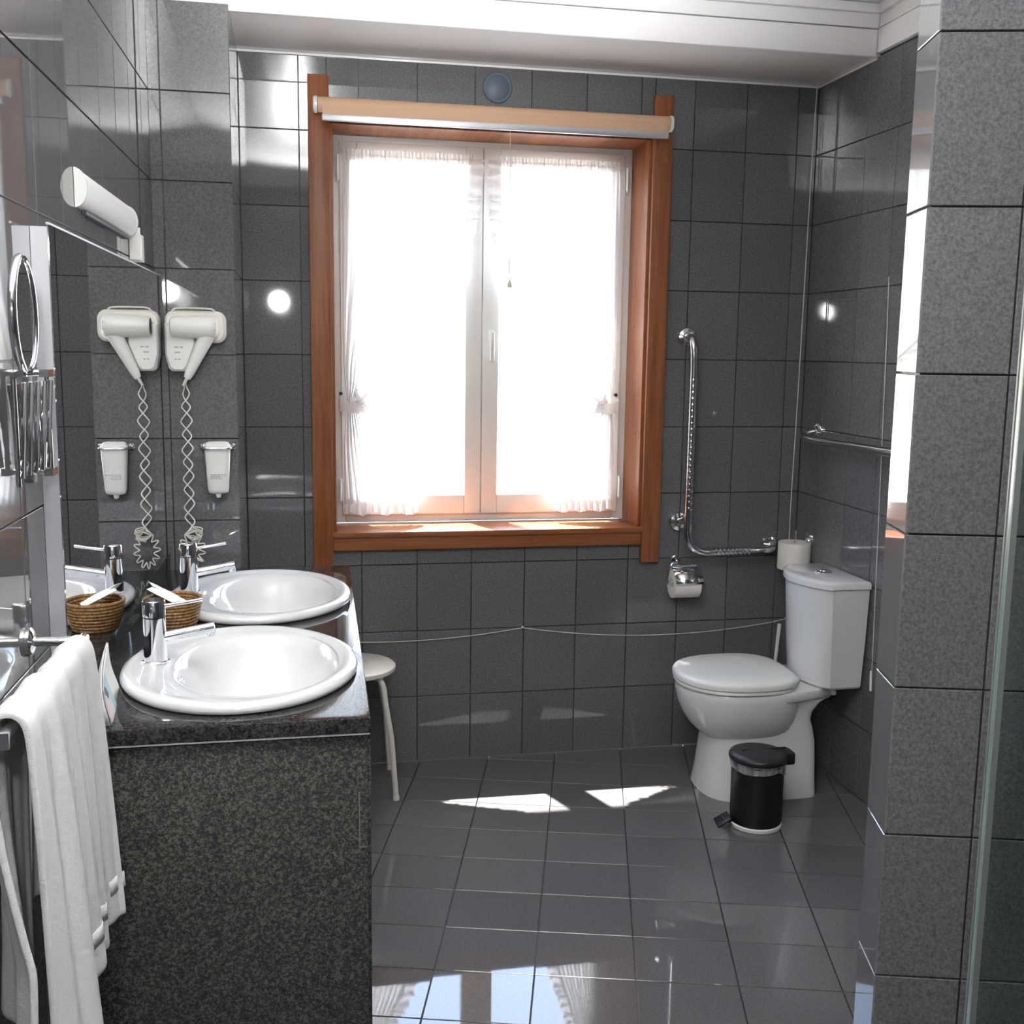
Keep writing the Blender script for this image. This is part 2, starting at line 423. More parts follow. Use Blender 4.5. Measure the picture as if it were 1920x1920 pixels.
# ------------------------------------------------------------------ window
win = bpy.data.objects.new('window_1', None); COL.objects.link(win); win.location = (-.728, .1, OPZ0); struct(win)
YC = -.022
def part(bld, name, m, parent, label=None, **k):
    o = bld.build(name, m, parent, **k)
    if label: o['label'] = label
    return o
part(B().box(-1.370, -1.300, YC, -.0005, .745, 2.428, .002), 'casing_board', M['wood_v'], win)
part(B().box(-.1565, -.0865, YC, -.0005, .740, 2.428, .002), 'casing_board', M['wood_v'], win)
part(B().box(-1.2995, -.157, YC+.004, -.0005, .808, .871, .002), 'apron_board', M['wood_h'], win)
part(B().box(-1.2995, -.157, YC+.004, -.0005, 2.284, 2.350, .002), 'head_board', M['wood_h'], win)
part(B().box(-1.302, -.154, -.0245, .199, .855, .8745, .002), 'sill_board', M['wood_h'], win)
part(B().box(-1.302, -1.288, -.001, .199, .875, 2.276, .001), 'reveal_board', M['wood_v'], win)
part(B().box(-.168, -.154, -.001, .199, .875, 2.276, .001), 'reveal_board', M['wood_v'], win)
part(B().box(-1.302, -.154, -.001, .199, 2.276, 2.291, .001), 'reveal_board', M['wood_d'], win)
YF = .20
fx0, fx1, fz0, fz1 = -1.298, -.158, .876, 2.289
b = B()
b.box(fx0, fx0+.05, YF, YF+.06, fz0, fz1, .003); b.box(fx1-.05, fx1, YF, YF+.06, fz0, fz1, .003)
b.box(fx0+.05, fx1-.05, YF, YF+.06, fz0, fz0+.038, .003); b.box(fx0+.05, fx1-.05, YF, YF+.06, fz1-.042, fz1, .003)
part(b, 'frame', M['frame'], win)
xm = -.7375
for (a, c) in ((fx0+.038, xm-.0015), (xm+.0015, fx1-.038)):
    z0, z1 = fz0+.030, fz1-.034; y0, y1 = YF-.016, YF+.042; rw = .062
    b = B()
    b.box(a, a+rw, y0, y1, z0, z1, .004); b.box(c-rw, c, y0, y1, z0, z1, .004)
    b.box(a+rw, c-rw, y0, y1, z0, z0+rw+.01, .004); b.box(a+rw, c-rw, y0, y1, z1-rw, z1, .004)
    sash = part(b, 'sash', M['frame'], win)
    part(B().box(a+rw-.004, c-rw+.004, YF+.012, YF+.016, z0+rw, z1-rw+.004), 'pane', M['pane'], sash, smooth=False)
    hx = a-.006 if a < -1 else c+.006
    for hz in (z0+.06, z1-.13):
        b = B(); b.tube([(hx, y0-.006, hz), (hx, y0-.006, hz+.08)], .0055, 10); b.tube([(hx, y0-.006, hz-.008), (hx, y0-.006, hz)], [.002, .004], 8)
        part(b, 'hinge', M['frame'], sash)
hb = B(); hb.box(-.716, -.692, YF-.026, YF-.016, 1.53, 1.60, .004); hb.tube([(-.704, YF-.026, 1.585), (-.704, YF-.045, 1.585)], .006, 10)
hb.box(-.712, -.696, YF-.056, YF-.042, 1.485, 1.592, .005)
part(hb, 'window_handle', M['plastic'], win)
for sx, sz in ((-1.20, 2.276), (-.96, 2.276), (-.72, 2.276), (-.46, 2.276), (-.26, 2.276)):
    part(B().lathe((sx, .10, sz), [(.003, 0), (.003, -.001), (.001, -.0015)], seg=8), 'screw_cap', M['dark_metal'], win)
for sz in (1.22, 1.62, 2.02):
    part(B().lathe((-.168, .06+.05*(sz > 1.5), sz), [(.003, 0), (.003, .001), (.001, .0015)], axis=(-1, 0, 0), seg=8), 'screw_cap', M['dark_metal'], win)

# outside: a pale terrace that the light bounces from
b = B(); b.box(-14, 12, .31, 26, -.6, -.45)
terr = b.build('terrace', mat('sunlit pale paving', (.46, .43, .39), .8), smooth=False); terr['kind'] = 'structure'
b = B(); b.box(-4, 3, .301, .84, 3.38, 3.52, .004)  # unseen overhang, added to cut the sun patches short
part(b, 'sun_cut_slab', M['white'], None)['kind'] = 'structure'

# ------------------------------------------------------------------ roller blind
t = thing('roller_blind', (-.728, -.055, 2.322), 'rolled up beige roller blind across the window head', 'blind')
part(B().tube([(-1.338, -.056, 2.324), (-.117, -.056, 2.324)], .0255, 24), 'fabric_roll', M['rollerfab'], t)
for x, s in ((-1.340, -1), (-.115, 1)):
    b = B().tube([(x, -.056, 2.324), (x+s*.010, -.056, 2.324)], .028, 20); b.box(min(x+s*.010, x+s*.013), max(x+s*.010, x+s*.013), -.075, -.0215, 2.305, 2.345, .001)
    part(b, 'end_bracket', M['plastic'], t)
b = B().box(-1.322, -.128, -.0815, -.0785, 2.288, 2.318); part(b, 'fabric_flap', M['rollerfab'], t)
part(B().box(-1.325, -.125, -.088, -.074, 2.268, 2.290, .003), 'bottom_bar', M['alu'], t, 'pale metal bottom bar')
cb = B().tube([(-.690, -.080, 2.268), (-.688, -.080, 2.0), (-.686, -.080, 1.765)], .0011, 6)
part(cb, 'pull_cord', M['cord'], t)
part(B().lathe((-.686, -.080, 1.742), [(.002, .026), (.006, .018), (.0085, .006), (.007, 0)], seg=14), 'cord_knob', M['cord'], t)

# ------------------------------------------------------------------ curtains
def curtain(sgn, xo, xin, label):
    """sgn +1: hung on the left sash, swept to the left. xo: outer edge x, xin: list of (z, inner x)"""
    t = thing('sheer_curtain', (xo, .15, 2.20), label, 'curtain')
    def inner(z):
        for (za, xa), (zb, xb) in zip(xin, xin[1:]):
            if zb <= z <= za:
                f = (za-z)/(za-zb); f = f*f*(3-2*f)*.35+f*.65; return xa+(xb-xa)*f
        return xin[-1][1]
    zt, zb_, ztie = xin[0][0], xin[-1][0], 1.325
    def outer(z): return xo+sgn*.012*math.exp(-((z-ztie)/.10)**2)
    def f(u, v):
        z = zt+(zb_-zt)*v; xi = inner(z); xa = outer(z); wd = abs(xi-xa)
        amp = .006+.008*max(0, 1-wd/.5)
        g = math.exp(-((z-ztie)/.05)**2)
        y = .158-amp*(1+math.sin(u*2*PI*11+2.2*math.sin(v*3)))-.004*math.sin(u*2*PI*27+v*5)-.012*g*math.sin(PI*u)
        return Vector((xa+(xi-xa)*u, y, z+.012*(1-u)*g*0))
    part(B().grid(f, 132, 46), 'cloth', M['sheer'], t, ang=180, recalc=False)
    # gathered heading on a wire
    def hd(u, v):
        return Vector((xo+(xin[0][1]-xo)*u, .150-.006*math.sin(u*2*PI*34)-.003*math.sin(u*2*PI*61), zt-.02+.038*v))
    part(B().grid(hd, 220, 3), 'heading', M['ruffle'], t, ang=180, recalc=False)
    part(B().tube([(xo-sgn*.008, .154, zt-.004), (xin[0][1]+sgn*.004, .154, zt-.004)], .0022, 8), 'curtain_wire', M['frame'], t)
    # ruffle down the inner edge
    def rf(u, v):
        z = zt+(zb_-zt)*v; xi = inner(z)
        w_ = .050*(1-.55*math.exp(-((z-ztie)/.05)**2))
        return Vector((xi+sgn*(-.012+w_*u), .146-.004-.016*u*math.sin(v*2*PI*36+1.5*math.sin(v*50))-.010*u, z+.008*u*math.sin(v*2*PI*18)))
    part(B().grid(rf, 5, 260), 'ruffle', M['ruffle'], t, ang=180, recalc=False)
    def rb(u, v):
        xi = inner(zb_); xa = outer(zb_)
        return Vector((xa+(xi-xa+sgn*.03)*u, .146-.012*v*math.sin(u*2*PI*9)-.012*v, zb_+.012-.05*v+.006*math.sin(u*20)))
    part(B().grid(rb, 90, 4), 'hem_ruffle', M['ruffle'], t, ang=180, recalc=False)
    # tie-back band with a gathered bow
    xt = inner(ztie); P = []
    for k in range(21):
        a = -PI*.5+PI*2*k/20; P.append((xo+(xt-xo)*.5+(abs(xt-xo)*.5+.016)*math.sin(a+PI/2)*sgn, .140-.026*math.cos(a+PI/2), ztie+.012*math.sin(a)*1.2))
    def tb(u, v):
        k = u*20; i = min(19, int(k)); f_ = k-i; p = Vector(P[i]).lerp(Vector(P[i+1]), f_)
        return p+Vector((0, 0, -.020+.040*v+.003*math.sin(u*90)))
    tie = part(B().grid(tb, 80, 3), 'tie_back', M['ruffle'], t, ang=180, recalc=False)
    for k, (ax, az) in enumerate(((.05, .018), (.045, -.036), (-.03, .026))):
        def bw(u, v, ax=ax, az=az):
            c_ = Vector((xt, .108, ztie)); r = u
            return c_+Vector((sgn*ax*r+.004*math.sin(v*8), -.010*math.sin(v*2*PI*2)*r, az*r*1.2+(v-.5)*.042*(.25+r)+.004*math.sin(u*9)))
        part(B().grid(bw, 8, 18), 'bow_loop', M['ruffle'], tie, ang=180, recalc=False)
    part(B().lathe((xo-sgn*.008, .176, ztie+.036), [(.004, 0), (.004, .018), (.007, .022), (.004, .026)], axis=(0, -1, 0), seg=10), 'tie_hook', M['dark_metal'], t)
curtain(1, -1.255, [(2.205, -.782), (2.0, -.797), (1.8, -.86), (1.6, -.98), (1.45, -1.10), (1.325, -1.185), (1.2, -1.12), (1.0, -1.03), (.955, -1.01)],
        'white sheer curtain swept to the left on the left sash')
curtain(-1, -.228, [(2.205, -.692), (2.0, -.685), (1.8, -.645), (1.6, -.53), (1.45, -.40), (1.325, -.30), (1.2, -.345), (1.0, -.41), (.955, -.425)],
        'white sheer curtain swept to the right on the right sash')

# ------------------------------------------------------------------ vent cover
t = thing('vent_cover', (-.723, 0, 2.4235), 'round bluish vent cover on the tiles above the blind', 'vent')
part(B().lathe((-.723, -.0003, 2.4235), [(.052, 0), (.052, .004), (.049, .007), (.043, .007)], axis=(0, -1, 0), seg=40, cap1=False), 'rim', M['vent'], t)
part(B().lathe((-.723, -.0003, 2.4235), [(.043, .006), (.030, .012), (.012, .015), (.002, .0155)], axis=(0, -1, 0), seg=40, cap0=False), 'disc', M['vent'], t)

# ------------------------------------------------------------------ vanity
ZK = .85
t = thing('vanity_base', (-1.55, -1.2, 0), 'speckled dark granite vanity front below the basins', 'vanity')
YV = -1.905
part(B().box(-1.83, -1.298, YV, YV+.022, .001, ZK-.0335, .0015), 'end_panel', M['granite'], t)
part(B().box(-1.312, -1.290, YV+.0225, -.49, .001, ZK-.034, .0015), 'front_panel', M['granite'], t)
part(B().box(-1.3145, -1.3125, YV-.0008, YV+.004, .59, .70), 'joint_line', M['joint'], t)
part(B().box(-1.3145, -1.2985, YV-.0008, YV+.004, .588, .5905), 'joint_line', M['joint'], t)
t = thing('countertop', (-1.55, -1.2, ZK-.03), 'polished dark granite countertop holding two oval basins', 'countertop')
def slab(z0, z1, dx=0):
    a = lw(-.002+.002, .002, z0); a.y = -.4875; c_ = lw(1.437, .002, z0)
    return [(a.x, -.4875, z0), (c_.x, -1.922+dx, z0), (-1.292-dx, -1.922+dx, z0), (-1.2665-dx, -.4875, z0)]
b = B(); b.prism(slab(ZK-.030, ZK), (0, 0, .030))
def ecut(c, a, b_):
    q = B(); q.rings([[Vector((c[0]+a*math.cos(2*PI*k/64), c[1]+b_*math.sin(2*PI*k/64), z)) for k in range(64)] for z in (ZK-.08, ZK+.05)])
    bmesh.ops.recalc_face_normals(q.bm, faces=q.bm.faces); me = bpy.data.meshes.new('c'); q.bm.to_mesh(me); q.bm.free()
    o = bpy.data.objects.new('c', me); COL.objects.link(o); return o
es = [e for e in b.bm.edges if abs(e.verts[0].co.z-e.verts[1].co.z) < 1e-5]
bmesh.ops.bevel(b.bm, geom=es, offset=.0025, segments=2, profile=.5, affect='EDGES')
slab_o = part(b, 'slab', M['granite_top'], t)
B1 = (-1.541, -1.580); B2 = (-1.523, -.914)
cuts = [ecut((c[0]+.012, c[1]), .205, .268) for c in (B1, B2)]      # the openings the basins drop into
for c in cuts:
    md = slab_o.modifiers.new('opening', 'BOOLEAN'); md.object = c; md.operation = 'DIFFERENCE'; md.solver = 'EXACT'
bpy.context.view_layer.update()
me = bpy.data.meshes.new_from_object(slab_o.evaluated_get(bpy.context.evaluated_depsgraph_get()))
slab_o.modifiers.clear(); slab_o.data = me
for c in cuts: bpy.data.objects.remove(c)
part(B().box(-1.84, -1.294, -1.9195, -1.9045, ZK-.0332, ZK-.0301), 'sealant_line', M['sealant'], t, 'pale sealant line under the slab', smooth=False)
b = B(); b.prism([lw(.004, .0006, ZK), lw(1.40, .0006, ZK), lw(1.40, .0196, ZK), lw(.004, .0196, ZK)], (0, 0, .052)); part(b, 'upstand', M['granite_top'], t, smooth=False)

def ell(cx, cy, a, b_, z, n=64, p=2.0, sh=0):
    out = []
    for k in range(n):
        th = 2*PI*k/n; c, s = math.cos(th), math.sin(th)
        out.append(Vector((cx+sh+a*math.copysign(abs(c)**(2/p), c), cy+b_*math.copysign(abs(s)**(2/p), s), z)))
    return out
def basin(cx, cy, label):
    t = thing('washbasin', (cx, cy, ZK), label, 'basin', 'oval inset basins')
    A, Bb = .243, .300; z = ZK
    bx = cx+.032
    R = [ell(cx, cy, A-.012, Bb-.012, z+.0005), ell(cx, cy, A-.002, Bb-.002, z+.004), ell(cx, cy, A, Bb, z+.011), ell(cx, cy, A-.004, Bb-.004, z+.019),
         ell(cx, cy, A-.014, Bb-.014, z+.023), ell(cx, cy, A-.026, Bb-.026, z+.0225), ell(cx+.004, cy, A-.034, Bb-.036, z+.019),
         ell(cx+.012, cy, A-.052, Bb-.05, z+.0175), ell(bx, cy, .178, .232, z+.0165), ell(bx, cy, .166, .220, z+.010),
         ell(bx, cy, .156, .207, z-.012), ell(bx, cy, .142, .188, z-.045), ell(bx, cy, .118, .155, z-.080), ell(bx, cy, .082, .105, z-.105),
         ell(bx, cy, .040, .045, z-.116), ell(bx, cy, .021, .021, z-.118)]
    bb = B(); bb.rings(R, False, False)
    part(bb, 'bowl', M['ceramic'], t, ang=60, recalc=False)
    part(B().lathe((bx, cy, z-.119), [(.024, 0), (.024, .003), (.018, .004), (.016, .002), (.004, .002)], seg=24), 'drain', M['chrome'], t)
    part(B().lathe((bx-.153, cy, z-.018), [(.009, 0), (.009, .002), (.005, .002), (.005, .001)], axis=(1, 0, .35), seg=16), 'overflow', M['chrome'], t)
basin(*B1, 'near white oval basin at the open end of the granite top'); basin(*B2, 'far white oval basin beside the tiled column')

def faucet(fx, fy, label):
    z = ZK+.0195; t = thing('faucet', (fx, fy, z), label, 'faucet', 'chrome basin taps')
    part(B().lathe((fx, fy, z-.002), [(.0285, 0), (.0285, .004), (.025, .006)], seg=32), 'base_ring', M['chrome'], t)
    part(B().lathe((fx, fy, z), [(.0235, .003), (.0235, .096)], seg=40), 'body', M['chrome'], t)
    part(B().lathe((fx, fy, z), [(.0215, .0965), (.0215, .099)], seg=32), 'gap_ring', M['dark_metal'], t)
    cap = part(B().lathe((fx, fy, z), [(.0235, .0985), (.0235, .130), (.0220, .1325), (.004, .1335)], seg=40), 'cap', M['chrome'], t)
    part(B().tube([(fx+.020, fy, z+.119), (fx+.060, fy+.002, z+.124), (fx+.098, fy+.004, z+.130)], [.0042, .0040, .0044], 12), 'lever', M['chrome'], cap)
    sp = B(); d = Vector((.985, 0, .17)).normalized(); a = Vector((fx+.015, fy, z+.052))
    sp.tube([a, a+d*.05, a+d*.108], .0115, 20); part(sp, 'spout', M['chrome'], t)
    e = a+d*.100; part(B().lathe(e-Vector((0, 0, .018)), [(.008, 0), (.0095, .002), (.0095, .012)], seg=18), 'aerator', M['chrome'], t)
faucet(-1.718, -1.557, 'near chrome tap on the basin at the open end'); faucet(-1.712, -.888, 'far chrome tap on the basin beside the column')

# ------------------------------------------------------------------ wall mirror
t = thing('wall_mirror', lw(.7, 0, .907), 'wide frameless mirror on the left wall above the basins', 'mirror')
def lprism(s0, s1, d0, d1, z0, z1, k=0):      # k: extra thickness at the near end
    return B().prism([lw(s0, d0, z0), lw(s1, d0+k*(d0 > .01), z0), lw(s1, d1+k, z0), lw(s0, d1, z0)], (0, 0, z1-z0))
part(lprism(.004, 1.398, .0005, .0185, .910, 1.722, .0095), 'backing', M['alu'], t, 'pale grey edge of the mirror', smooth=False)
part(lprism(.003, 1.400, .0190, .0210, .907, 1.725, .0095), 'glass', M['mirror'], t, smooth=False)
part(lprism(.003, 1.400, .0170, .0218, 1.7255, 1.729, .0095), 'top_rail', M['alu'], t, smooth=False)

# ------------------------------------------------------------------ lamp above the mirror
t = thing('mirror_lamp', lw(.72, 0, 1.835), 'white half round strip lamp on the wall above the mirror', 'lamp')
def half(s, sc=1, n=16):
    return [lw(s, .0008+.024*sc*math.sin(PI*k/n), 1.835-.0385*sc*math.cos(PI*k/n)) for k in range(n+1)]
b = B(); b.rings([half(.43, .96), half(1.028, .96)]); part(b, 'diffuser', M['lampshade'], t)
for s0, s1 in ((1.0285, 1.040), (.418, .4295)):
    b = B(); b.rings([half(s0), half(s1)]); part(b, 'end_cap', M['plastic'], t)
part(lprism(.375, .412, .0008, .030, 1.738, 1.805), 'socket_box', M['ivory'], t)
part(lprism(.412, .4175, .0008, .028, 1.742, 1.822), 'bracket', M['plastic'], t)
part(lprism(.46, .98, .0008, .010, 1.789, 1.796), 'base_strip', M['dark_metal'], t)

# ------------------------------------------------------------------ hair dryer on the column
YK = -.485
t = thing('hair_dryer', (-1.71, YK, 1.53), 'white wall mounted hair dryer with coiled cord on the column', 'hair dryer')
def rrect(x0, x1, z0, z1, r, y, n=6):
    out = []
    for cx, cz, a0 in ((x1-r, z0+r, -PI/2), (x1-r, z1-r, 0), (x0+r, z1-r, PI/2), (x0+r, z0+r, PI)):
        for k in range(n+1):
            a = a0+PI/2*k/n; out.append(Vector((cx+r*math.cos(a), y, cz+r*math.sin(a))))
    return out
# mount: cradle plate at the top and the socket block on the lower left
b = B(); b.rings([rrect(-1.796, -1.622, 1.535, 1.628, .028, YK-.0005), rrect(-1.796, -1.622, 1.535, 1.628, .028, YK-.026), rrect(-1.790, -1.630, 1.541, 1.622, .026, YK-.034)])
part(b, 'wall_mount', M['ivory'], t)
def sock(y, i=0):
    return [Vector((x, y, z)) for x, z in ((-1.795+i, 1.590-i), (-1.795+i, 1.50), (-1.786+i, 1.460+i), (-1.776+i, 1.452+i), (-1.742-i, 1.452+i), (-1.732-i, 1.462+i), (-1.708-i, 1.53), (-1.706-i, 1.590-i))]
b = B(); b.rings([sock(YK-.0005), sock(YK-.046), sock(YK-.054, .006)]); sk = part(b, 'socket_block', M['plastic'], t)
for k, (dz, ws) in enumerate(((1.520, (.011, .009)), (1.505, (.016,)), (1.485, (.006, .006)))):
    x = -1.768
    for w_ in ws: part(B().box(x, x+w_, YK-.0546, YK-.0538, dz, dz+.004), 'print_mark', M['print'], sk, smooth=False); x += w_+.004
part(B().tube(catmull([(-1.775, YK-.03, 1.626), (-1.760, YK-.03, 1.6345), (-1.70, YK-.03, 1.6355), (-1.662, YK-.03, 1.633), (-1.652, YK-.03, 1.624)]), .0025, 8), 'holder_wire', M['ivory'], t)
# dryer body: barrel lies level, nozzle to the left
by, bz = YK-.062, 1.581
b = B(); b.lathe((-1.776, by, bz), [(.025, 0), (.0285, .004), (.0305, .030), (.0320, .060), (.0335, .084), (.0340, .108), (.0320, .124), (.024, .132), (.010, .134)], axis=(1, 0, 0), seg=32)
part(b, 'barrel', M['plastic'], t)
part(B().lathe((-1.7775, by, bz), [(.020, 0), (.0240, .001), (.0240, .0014), (.004, .0012)], axis=(1, 0, 0), seg=24), 'nozzle_grille', M['black'], t, 'dark outlet grille')
for k in range(4): part(B().box(-1.6565+.0025*k, -1.6555+.0025*k, by-.0312+.0010*k, by-.024, bz-.012, bz+.012), 'inlet_slot', M['print'], t, smooth=False)
h0, h1 = Vector((-1.672, by, 1.562)), Vector((-1.735, by+.006, 1.432))
b = B(); n = 9; rings = []
dirv = (h1-h0).normalized(); sv = Vector((0, 1, 0)).cross(dirv).normalized()
for k in range(n+1):
    f = k/n; c = h0.lerp(h1, f); a_ = .0235*(1-f)+.0125*f; bb = .020*(1-f)+.012*f
    if k == n: a_ *= .8; bb *= .8
    rings.append([c+sv*a_*math.cos(2*PI*q/20)+Vector((0, 1, 0))*bb*math.sin(2*PI*q/20) for q in range(20)])
b.rings(rings); part(b, 'handle', M['plastic'], t)
part(B().tube([Vector((-1.730, by+.002, 1.436))+Vector((.007*math.cos(a), 0, .007*math.sin(a))) for a in [2*PI*k/16 for k in range(16)]], .0016, 6, closed=True), 'hanging_ring', M['plastic'], t)
part(B().tube([h1, h1+Vector((-.012, .004, -.022))], [.0055, .0035], 10), 'cord_sleeve', M['ivory'], t)
# coiled cord: two strands that wind down to a knotted bundle and a hanging loop
def strand(x0, z0, z1, amp, per, ph, y, drift=0):
    out = []; n = int((z0-z1)/.004)
    for k in range(n+1):
        f = k/n; z = z0+(z1-z0)*f; e = min(1, f*8)
        tri = 2/PI*math.asin(.92*math.sin(2*PI*(z0-z)/per+ph))
        out.append((x0+drift*f+amp*e*tri*1.25, y+.006*math.cos(2*PI*(z0-z)/per+ph), z))
    return out
yc = YK-.030
part(B().tube(strand(-1.7455, 1.408, .965, .0155, .086, 3.3, yc, .004), .0020, 7), 'coiled_cord', M['ivory'], t)
part(B().tube(strand(-1.7405, 1.422, .985, .0155, .083, -.9, yc-.006, .000), .0020, 7), 'coiled_cord', M['ivory'], t)
kn = []
for k in range(140):
    f = k/139; a = f*2*PI*5
    kn.append((-1.730+.020*math.cos(a)*(1-.3*f)+.006*math.sin(a*3.1), yc-.002+.010*math.sin(a*1.7), .972-.018*f+.014*math.sin(a)))
part(B().tube(kn, .0020, 7), 'cord_knot', M['ivory'], t)
lp = []
for k in range(150):
    f = k/149; a = PI*(.12+1.76*f)
    wob = .009*math.sin(f*2*PI*11)
    lp.append((-1.738+(.030+wob)*math.sin(a)*-1, yc+.004*math.cos(f*60), .915+(.046+wob)*math.cos(a)))
part(B().tube(lp, .0020, 7), 'cord_loop', M['ivory'], t)

# ------------------------------------------------------------------ soap dispenser
t = thing('soap_dispenser', (-1.656, YK, 1.07), 'white soap dispenser hanging in a chrome holder on the column', 'soap dispenser')
def sd(z, wx, d0, d1, cx=-1.656): return [Vector((p.x, YK-d0-(p.y), z)) for p in [Vector((cx+wx*math.copysign(abs(math.cos(a))**.55, math.cos(a)), (d1-d0)*.5*(1+math.copysign(abs(math.sin(a))**.7, math.sin(a))), 0)) for a in [2*PI*k/40 for k in range(40)]]]
b = B(); b.rings([sd(1.086, .020, .014, .036), sd(1.090, .028, .010, .042), sd(1.10, .031, .008, .046), sd(1.16, .0345, .006, .052), sd(1.215, .0375, .005, .056), sd(1.220, .0375, .005, .056)])
bt = part(b, 'bottle', M['plastic'], t)
b = B(); b.rings([sd(1.2205, .039, .004, .058), sd(1.232, .038, .004, .056), sd(1.241, .032, .006, .046), sd(1.243, .026, .010, .038)]); part(b, 'cap', M['plastic'], t)
part(B().lathe((-1.656, YK-.026, 1.074), [(.006, 0), (.008, .006), (.009, .0125)], seg=16), 'valve', M['plastic'], t)
b = B().tube(catmull([(-1.700, YK-.001, 1.226), (-1.700, YK-.022, 1.226), (-1.690, YK-.060, 1.226), (-1.656, YK-.0625, 1.226), (-1.622, YK-.060, 1.226), (-1.612, YK-.022, 1.226), (-1.612, YK-.001, 1.226)]), .0035, 10)
part(b, 'holder_ring', M['chrome'], t)
for x in (-1.700, -1.612): part(B().lathe((x, YK-.0005, 1.226), [(.010, 0), (.010, .004), (.006, .008)], axis=(0, -1, 0), seg=16), 'wall_fixing', M['chrome'], t)
for k, (z, ws) in enumerate(((1.146, (.008, .006, .009, .005, .007)), (1.140, (.006, .005, .005, .004)), (1.134, (.009, .008, .008)))):
    x = -1.676
    for w_ in ws: part(B().box(x, x+w_, YK-.0524, YK-.0500, z, z+.0022), 'print_mark', M['print'], bt, smooth=False); x += w_+.0025

# ------------------------------------------------------------------ basket with packets
KX, KY = -1.722, -1.185
t = thing('wicker_basket', (KX, KY, ZK), 'small round woven straw basket against the mirror', 'basket')
rows = 9
for r in range(rows):
    f = r/(rows-1); rad = .050+.0165*f**.8; z = ZK+.0045+.0082*r*.98
    P = [(KX+(rad+.0012*math.sin(k*PI*1.0+r*PI))*math.cos(2*PI*k/44), KY+(rad+.0012*math.sin(k*PI+r*PI))*math.sin(2*PI*k/44), z) for k in range(44)]
    part(B().tube(P, .0046, 8, closed=True), 'straw_coil', M['wicker'], t)
part(B().lathe((KX, KY, ZK+.0008), [(.050, 0), (.050, .003)], seg=36), 'base', M['wicker'], t)
def packet(name, c, ax, ay, rot, tilt, w_, h_, th, label):
    m = Matrix.Translation(c) @ Matrix.Rotation(rot, 4, 'Z') @ Matrix.Rotation(tilt, 4, 'Y')
    def pf(u, v, s): 
        e = math.sin(PI*u)*math.sin(PI*v)
        return m @ Vector(((u-.5)*w_, (v-.5)*h_, s*th*e**.6))
    b = B(); b.grid(lambda u, v: pf(u, v, 1), 10, 10); b.grid(lambda u, v: pf(u, v, -1), 10, 10)
    bmesh.ops.remove_doubles(b.bm, verts=b.bm.verts, dist=1e-5)
    return tag(b.build(name, M['packet']), label, 'packet', 'packets in the basket')
packet('paper_packet', Vector((KX-.012, KY-.016, ZK+.082)), 0, 0, -.35, .42, .085, .050, .007, 'flat white paper packet lying across the basket rim towards the near tap')
packet('paper_packet', Vector((KX-.026, KY+.020, ZK+.084)), 0, 0, .30, .66, .072, .052, .006, 'steeply tilted white paper packet in the basket nearest the mirror')

# ------------------------------------------------------------------ leaflet
t = thing('leaflet', (-1.775, -1.78, ZK), 'pointed white and teal folded leaflet standing beside the near basin', 'leaflet')
LB, LR = Vector((-1.752, -1.897, ZK+.0006)), Vector((-1.772, -1.680, ZK+.0006)); LU = (LR-LB).normalized()
LO = [(0, 0), (.004, .030), (.022, .070), (.055, .098), (.095, .113), (.135, .119), (.160, .107), (.185, .083), (.207, .048), (.222, .018), (.226, 0)]
def lf(u, h, off=0): return LB+LU*u+Vector((-.012*(h/.119)-.03*math.sin(PI*min(1, h/.119))*.25+off, 0, h))
def strip(fa, fb, n, off, m, name, label=None):
    b = B(); b.grid(lambda a, c: lf(*(fa(a)[k]+(fb(a)[k]-fa(a)[k])*c for k in (0, 1)), off), n, 6); return part(b, name, m, t, label, recalc=False)
def top_h(u):
    for (ua, ha), (ub, hb) in zip(LO, LO[1:]):
        if ua <= u <= ub: return ha+(hb-ha)*(u-ua)/(ub-ua)
    return 0
o = strip(lambda a: (.226*a, 0), lambda a: (.226*a, top_h(.226*a)), 40, 0, M['packet'], 'front_sheet')
sm = o.modifiers.new('thick', 'SOLIDIFY'); sm.thickness = .0007
b = B(); b.grid(lambda a, c: lf(.226*a, top_h(.226*a)*c, -.0015)+Vector((-.030*(1-c)-.0005, 0, 0)), 40, 6); o = part(b, 'rear_sheet', M['packet'], t, recalc=False)
sm = o.modifiers.new('thick', 'SOLIDIFY'); sm.thickness = .0007
arc = lambda a, r: (max(.004, -.02+r*math.cos(a)*1.25), max(.0008, -.012+r*math.sin(a)))
def clampu(p): return (p[0], min(p[1], top_h(p[0])-.0008))
strip(lambda a: clampu(arc(PI*.04+PI*.40*a, .088)), lambda a: clampu(arc(PI*.04+PI*.40*a, .112)), 24, .0010, M['teal'], 'teal_band')
strip(lambda a: clampu(arc(PI*.04+PI*.40*a, .030)), lambda a: clampu(arc(PI*.04+PI*.40*a, .087)), 20, .0008, M['pink'], 'pink_panel')
strip(lambda a: clampu(arc(PI*.22+PI*.14*a, .072)), lambda a: clampu(arc(PI*.20+PI*.16*a, .087)), 8, .0014, M['navy'], 'dark_mark')

